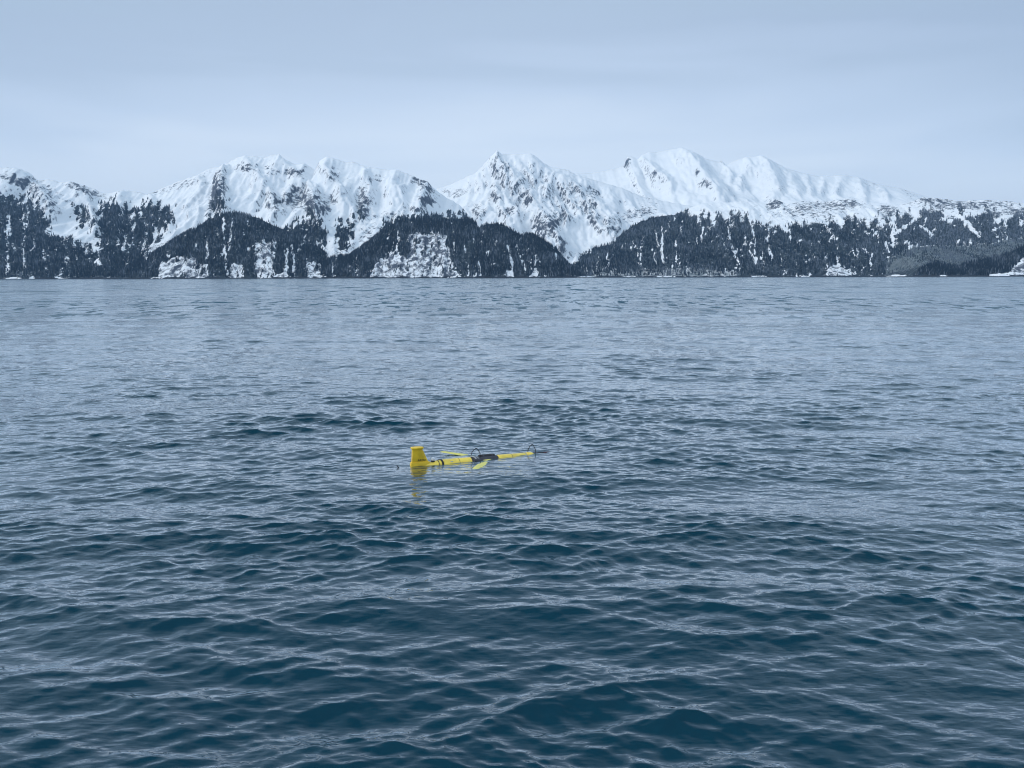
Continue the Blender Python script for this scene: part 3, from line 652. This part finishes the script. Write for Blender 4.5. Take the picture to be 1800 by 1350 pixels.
# sit on the local water: mean height and pitch along the hull
sN = np.linspace(-1, 1, 41); lx = (mid[0] + ex[0] * sN).reshape(-1, 1); ly = (mid[1] + ex[1] * sN).reshape(-1, 1)
_, _, lz = waves(lx, ly)
zfit = np.polyfit(sN, lz.ravel(), 1)
print('glider length', LEN, 'water fit', zfit)
root = bpy.data.objects.new('underwater_glider', None); COL.objects.link(root)
BASE_Z = float(zfit[1]) - 0.070
root.location = (mid[0], mid[1], BASE_Z)
root.rotation_euler = (R(2), -math.atan(zfit[0]) * 0.7 + R(1.3), yaw)
tag(root, 'yellow underwater glider with upright tail fin floating low in the choppy sea', 'glider')
HL = LEN / 2
RH = 0.108
def part(name, vf, mat, parent=root, smooth=True): return mesh_py(name, vf[0], vf[1], mat, parent, smooth)
cone = [(-HL, 0.018), (-HL + 0.03, 0.034), (-HL + 0.10, 0.052), (-HL + 0.20, 0.074), (-HL + 0.30, 0.092), (-HL + 0.40, 0.103), (-HL + 0.46, RH)]
part('tail_cone', lathe(cone), M_HULL)
part('hull_section', lathe([(-HL + 0.463, RH - 0.004), (-HL + 0.467, RH), (-0.105, RH), (-0.10, RH - 0.004)]), M_HULL)
part('hull_section', lathe([(0.335, RH - 0.004), (0.34, RH), (0.795, RH), (0.80, RH - 0.003)]), M_HULL)
part('payload_bay', lathe([(-0.098, RH - 0.006), (-0.09, RH - 0.001), (0.32, RH - 0.001), (0.332, RH - 0.006)]), M_DARK)
nosep = [(0.802, RH - 0.004), (0.81, RH), (0.86, RH + 0.006), (0.90, RH + 0.004), (0.94, RH - 0.012), (0.97, RH - 0.04), (0.985, 0.035), (0.992, 0.012)]
nosep = [(x if x < 0.9 else 0.9 + (x - 0.9) * (HL - 0.9) / 0.092, r) for x, r in nosep]
part('nose_dome', lathe(nosep), M_HULL)
# payload fittings: clamped sensor bottle on top, straps, hose
sens = part('sensor_housing', lathe([(0.02, 0.02), (0.025, 0.05), (0.035, 0.055), (0.29, 0.055), (0.30, 0.05), (0.315, 0.02)], 20), M_BLK)
sens.location = (0.02, 0.025, RH - 0.022); sens.scale = (0.92, 0.75, 0.75)
for x in (0.085, 0.24):
    b = part('clamp_band', lathe([(x, 0.056), (x + 0.003, 0.059), (x + 0.022, 0.059), (x + 0.025, 0.056)], 20), M_DARK, sens)
ph_ = [(-0.09 + 0.0, 0.02, RH + 0.01), (-0.06, -0.05, RH + 0.012), (-0.03, -0.095, RH - 0.03), (0.0, -0.118, RH - 0.08), (0.05, -0.112, 0.0), (0.02, -0.08, 0.075), (-0.03, -0.03, RH + 0.02)]
def smooth_path(p, m=6):
    P = [Vector(q) for q in p]; o = []
    for i in range(len(P) - 1):
        a, b, c, d = P[max(i - 1, 0)], P[i], P[i + 1], P[min(i + 2, len(P) - 1)]
        for k in range(m):
            t = k / m; o.append(0.5 * ((2 * b) + (c - a) * t + (2 * a - 5 * b + 4 * c - d) * t * t + (3 * b - a - 3 * c + d) * t ** 3))
    return o + [P[-1]]
part('hose', tube(smooth_path(ph_), 0.010), M_GREY)
part('pump', lathe([(-0.085, 0.012), (-0.08, 0.036), (0.02, 0.036), (0.025, 0.012)], 16), M_DARK).location = (0.0, -0.085, 0.065)
# rope lifting loops
def loop(x0, x1, zt, y0, y1):
    pts = [(x0, y0, RH - 0.02), (x0 + 0.01, y0, RH + 0.05), ((x0 * 0.75 + x1 * 0.25) + 0.004, (y0 + y1) / 2, RH + zt * 0.82), ((x0 + x1) / 2 + 0.01, (y0 + y1) / 2, RH + zt), (x0 * 0.2 + x1 * 0.8, (y0 + y1) / 2, RH + zt * 0.8), (x1 - 0.002, y1, RH + 0.05), (x1, y1, RH - 0.02)]
    part('lifting_loop', tube(smooth_path(pts), 0.0055), M_BLK)
loop(-0.085, 0.045, 0.13, 0.03, -0.02)
loop(HL - 0.13, HL - 0.03, 0.125, 0.03, -0.03)
# black band round the aft hull
bx = -HL + 0.385
nb = 28; vb = []
for off, rr2 in ((0.0, RH - 0.002), (0.0, RH + 0.005), (0.028, RH + 0.005), (0.028, RH - 0.001)):
    for k in range(nb):
        a = 2 * math.pi * k / nb
        vb.append((bx + off - 0.03 * math.cos(a + 0.9), rr2 * math.cos(a), rr2 * math.sin(a)))
fb = [(i * nb + k, i * nb + (k + 1) % nb, (i + 1) * nb + (k + 1) % nb, (i + 1) * nb + k) for i in range(3) for k in range(nb)]
part('hull_band', (vb, fb), M_BLK)
part('hull_ring', lathe([(0.795, RH + 0.001), (0.797, RH + 0.003), (0.806, RH + 0.003), (0.808, RH + 0.001)]), M_GREY)
part('hull_decal', slab([(-0.42 + 0.035 * math.cos(a), 0, 0) for a in (0, 1)][:0] or [(-0.44, -0.074, 0.0815), (-0.40, -0.074, 0.0815), (-0.40, -0.062, 0.0905), (-0.44, -0.062, 0.0905)],
                        [(-0.44, -0.072, 0.0795), (-0.40, -0.072, 0.0795), (-0.40, -0.060, 0.0885), (-0.44, -0.060, 0.0885)]), M_GREY)
for x in (-0.62, -0.30, 0.56):
    part('hull_seam', lathe([(x, RH - 0.002), (x + 0.001, RH + 0.0012), (x + 0.006, RH + 0.0012), (x + 0.007, RH - 0.002)]), M_DARK)
# tail fin: fairing + tapered fin + cap
def foil(x0, x1, hw, z, n=10):
    """outline of a blunt-nosed section between x0 (trailing) and x1 (leading)"""
    o = []
    for k in range(n + 1):
        t = k / n; o.append((x0 + (x1 - x0) * t, hw * (0.45 + 0.55 * math.sin(math.pi * min(1, t * 0.72 + 0.18)) ) * (1 if t < 0.85 else math.sqrt(max(0.05, 1 - ((t - 0.85) / 0.16) ** 2))), z))
    return o + [(x, -y, zz) for x, y, zz in reversed(o)]
def loft(secs):
    n = len(secs[0]); vs = [p for s in secs for p in s]
    fs = [tuple(range(n))[::-1], tuple((len(secs) - 1) * n + k for k in range(n))]
    for i in range(len(secs) - 1):
        for k in range(n): fs.append((i * n + k, i * n + (k + 1) % n, (i + 1) * n + (k + 1) % n, (i + 1) * n + k))
    return vs, fs
TX = -HL - 0.035
FZ0, FZ1 = 0.080, 0.312
fin = part('tail_fin', loft([foil(TX + 0.012, TX + 0.262, 0.030, FZ0 + 0.02), foil(TX + 0.014, TX + 0.250, 0.030, FZ0 + 0.04), foil(TX + 0.018, TX + 0.200, 0.034, FZ0 + 0.15), foil(TX + 0.02, TX + 0.168, 0.036, FZ1 - 0.02)]), M_YEL)
part('fin_base', loft([foil(TX + 0.0, TX + 0.335, 0.042, FZ0 - 0.045), foil(TX - 0.004, TX + 0.320, 0.044, FZ0 - 0.015), foil(TX, TX + 0.275, 0.038, FZ0 + 0.022)]), M_YEL, fin)
part('fin_cap', loft([foil(TX + 0.012, TX + 0.178, 0.042, FZ1 - 0.019), foil(TX + 0.004, TX + 0.188, 0.048, FZ1 - 0.008), foil(TX + 0.004, TX + 0.188, 0.048, FZ1 + 0.006), foil(TX + 0.014, TX + 0.176, 0.040, FZ1 + 0.014)]), M_YEL, fin)
txt = bpy.data.curves.new('fin_lettering', 'FONT'); txt.body = 'ARDA'; txt.size = 0.046; txt.extrude = 0.0012; txt.align_x = 'CENTER'; txt.space_character = 1.05
txt.materials.append(M_BLK)
to = bpy.data.objects.new('fin_lettering', txt); COL.objects.link(to)
bpy.context.view_layer.update()
tm = bpy.data.meshes.new_from_object(to.evaluated_get(bpy.context.evaluated_depsgraph_get()))
bpy.data.objects.remove(to); bpy.data.curves.remove(txt)
to = bpy.data.objects.new('fin_lettering', tm); COL.objects.link(to); to.parent = fin
to.location = (TX + 0.155, -0.0365, FZ0 + 0.040); to.rotation_euler = (R(90), 0, 0)
# white dome on a black foot in front of the fin
part('strobe_foot', lathe([(0.07, 0.030), (0.10, 0.030), (0.118, 0.022)], 18, 'z'), M_BLK).location = (TX + 0.335, 0, -0.010)
part('strobe_dome', lathe([(0.117, 0.020), (0.125, 0.025), (0.14, 0.026), (0.155, 0.021), (0.163, 0.012), (0.166, 0.004)], 18, 'z'), M_WHITE).location = (TX + 0.335, 0, -0.008)
# wings, swept back towards the tail
def wing(tip_px, root_px, chord_r, chord_t, zr):
    q = at_z(np.float64(tip_px[0]), np.float64(tip_px[1])); zt = -1.0
    for sx in (-0.08, -0.04, 0, 0.04, 0.08):
        for sy in (-0.08, 0, 0.08):
            zt = max(zt, float(waves(np.array([[q[0] + sx]]), np.array([[q[1] + sy]]))[2][0, 0]) + 0.008 - BASE_Z)
    print('wing tip height', zt)
    rp = at_z(*map(np.float64, root_px), BASE_Z + zr); tp = at_z(*map(np.float64, tip_px), BASE_Z + zt)
    def loc(p): d = p - mid; return np.array([d @ ex, d @ ey])
    r2, t2 = loc(rp), loc(tp)
    oa, ob = [], []
    for (q, c, z) in ((r2, chord_r, zr), (t2, chord_t, zt)):
        for s, th_ in ((-0.5, 0.0015), (-0.25, 0.005), (0.1, 0.007), (0.38, 0.005), (0.5, 0.0015)):
            pass
    def sec(q, c, z):
        up = [(q[0] + s * c, q[1], z + h_) for s, h_ in ((-0.5, 0.001), (-0.25, 0.005), (0.1, 0.007), (0.38, 0.005), (0.5, 0.001))]
        dn = [(q[0] + s * c, q[1], z - h_) for s, h_ in ((0.38, 0.005), (0.1, 0.007), (-0.25, 0.005))]
        return up + dn
    m1 = r2 * 0.5 + t2 * 0.5
    e = t2 + (t2 - r2) * 0.02
    part('wing', loft([sec(r2, chord_r, zr), sec(m1, (chord_r + chord_t) / 2, (zr + zt) / 2), sec(t2, chord_t, zt), sec(e, chord_t * 0.6, zt)]), M_WING)
wing((834, 824), (861, 805), 0.19, 0.14, 0.068)
wing((778, 797), (832, 803), 0.17, 0.11, 0.045)
# thruster at the very end
part('tail_boom', tube([(-HL + 0.01, 0, 0.0), (-HL - 0.12, 0, 0.01), (-HL - 0.20, 0, 0.02)], [0.014, 0.012, 0.012]), M_BLK)
part('propeller_blade', slab([(-HL - 0.19, 0.006, 0.02), (-HL - 0.235, 0.02, 0.075), (-HL - 0.25, 0.02, 0.085), (-HL - 0.215, 0.006, 0.02)], [(-HL - 0.19, -0.006, 0.02), (-HL - 0.235, 0.008, 0.075), (-HL - 0.25, 0.008, 0.085), (-HL - 0.215, -0.006, 0.02)]), M_BLK)
part('propeller_blade', slab([(-HL - 0.19, 0.006, 0.02), (-HL - 0.225, -0.02, -0.03), (-HL - 0.24, -0.02, -0.04), (-HL - 0.215, 0.006, 0.02)], [(-HL - 0.19, -0.006, 0.02), (-HL - 0.225, -0.032, -0.03), (-HL - 0.24, -0.032, -0.04), (-HL - 0.215, -0.006, 0.02)]), M_BLK)
# probe package ahead of the nose
part('probe_mount', tube([(HL - 0.06, 0.0, RH - 0.02), (HL + 0.02, 0, 0.085), (HL + 0.14, 0.0, 0.084)], [0.016, 0.014, 0.012], 10), M_BLK)
part('probe', tube([(HL + 0.13, 0, 0.084), (HL + 0.27, 0, 0.086), (HL + 0.30, 0, 0.086)], [0.013, 0.013, 0.005], 10), M_RED)
for s in (-1, 1):
    part('probe_guard', tube(smooth_path([(HL - 0.02, 0.05 * s, 0.08), (HL + 0.15, 0.055 * s, 0.084), (HL + 0.34, 0.04 * s, 0.092), (HL + 0.40, 0.0, 0.10)]), 0.006), M_BLK)

# ------------------------------------------------------------------ haze over the fjord
HAZE = True
if HAZE:
    m, t = new_mat('haze')
    o = N(t, 'ShaderNodeOutputMaterial'); v = N(t, 'ShaderNodeVolumePrincipled')
    v.inputs['Color'].default_value = (0.37, 0.64, 1.0, 1); v.inputs['Density'].default_value = 3.7e-5; v.inputs['Anisotropy'].default_value = 0.0
    t.links.new(v.outputs[0], o.inputs['Volume'])
    x, y0, y1, z0, z1 = 31000, -31000, 31000, -7.0, 1700
    vs = [(-x, y0, z0), (x, y0, z0), (x, y1, z0), (-x, y1, z0), (-x, y0, z1), (x, y0, z1), (x, y1, z1), (-x, y1, z1)]
    fs = [(0, 3, 2, 1), (4, 5, 6, 7), (0, 1, 5, 4), (1, 2, 6, 5), (2, 3, 7, 6), (3, 0, 4, 7)]
    hz = mesh_py('haze', vs, fs, m, None, False)
    tag(hz, 'thin blue haze over the fjord', kind='stuff')
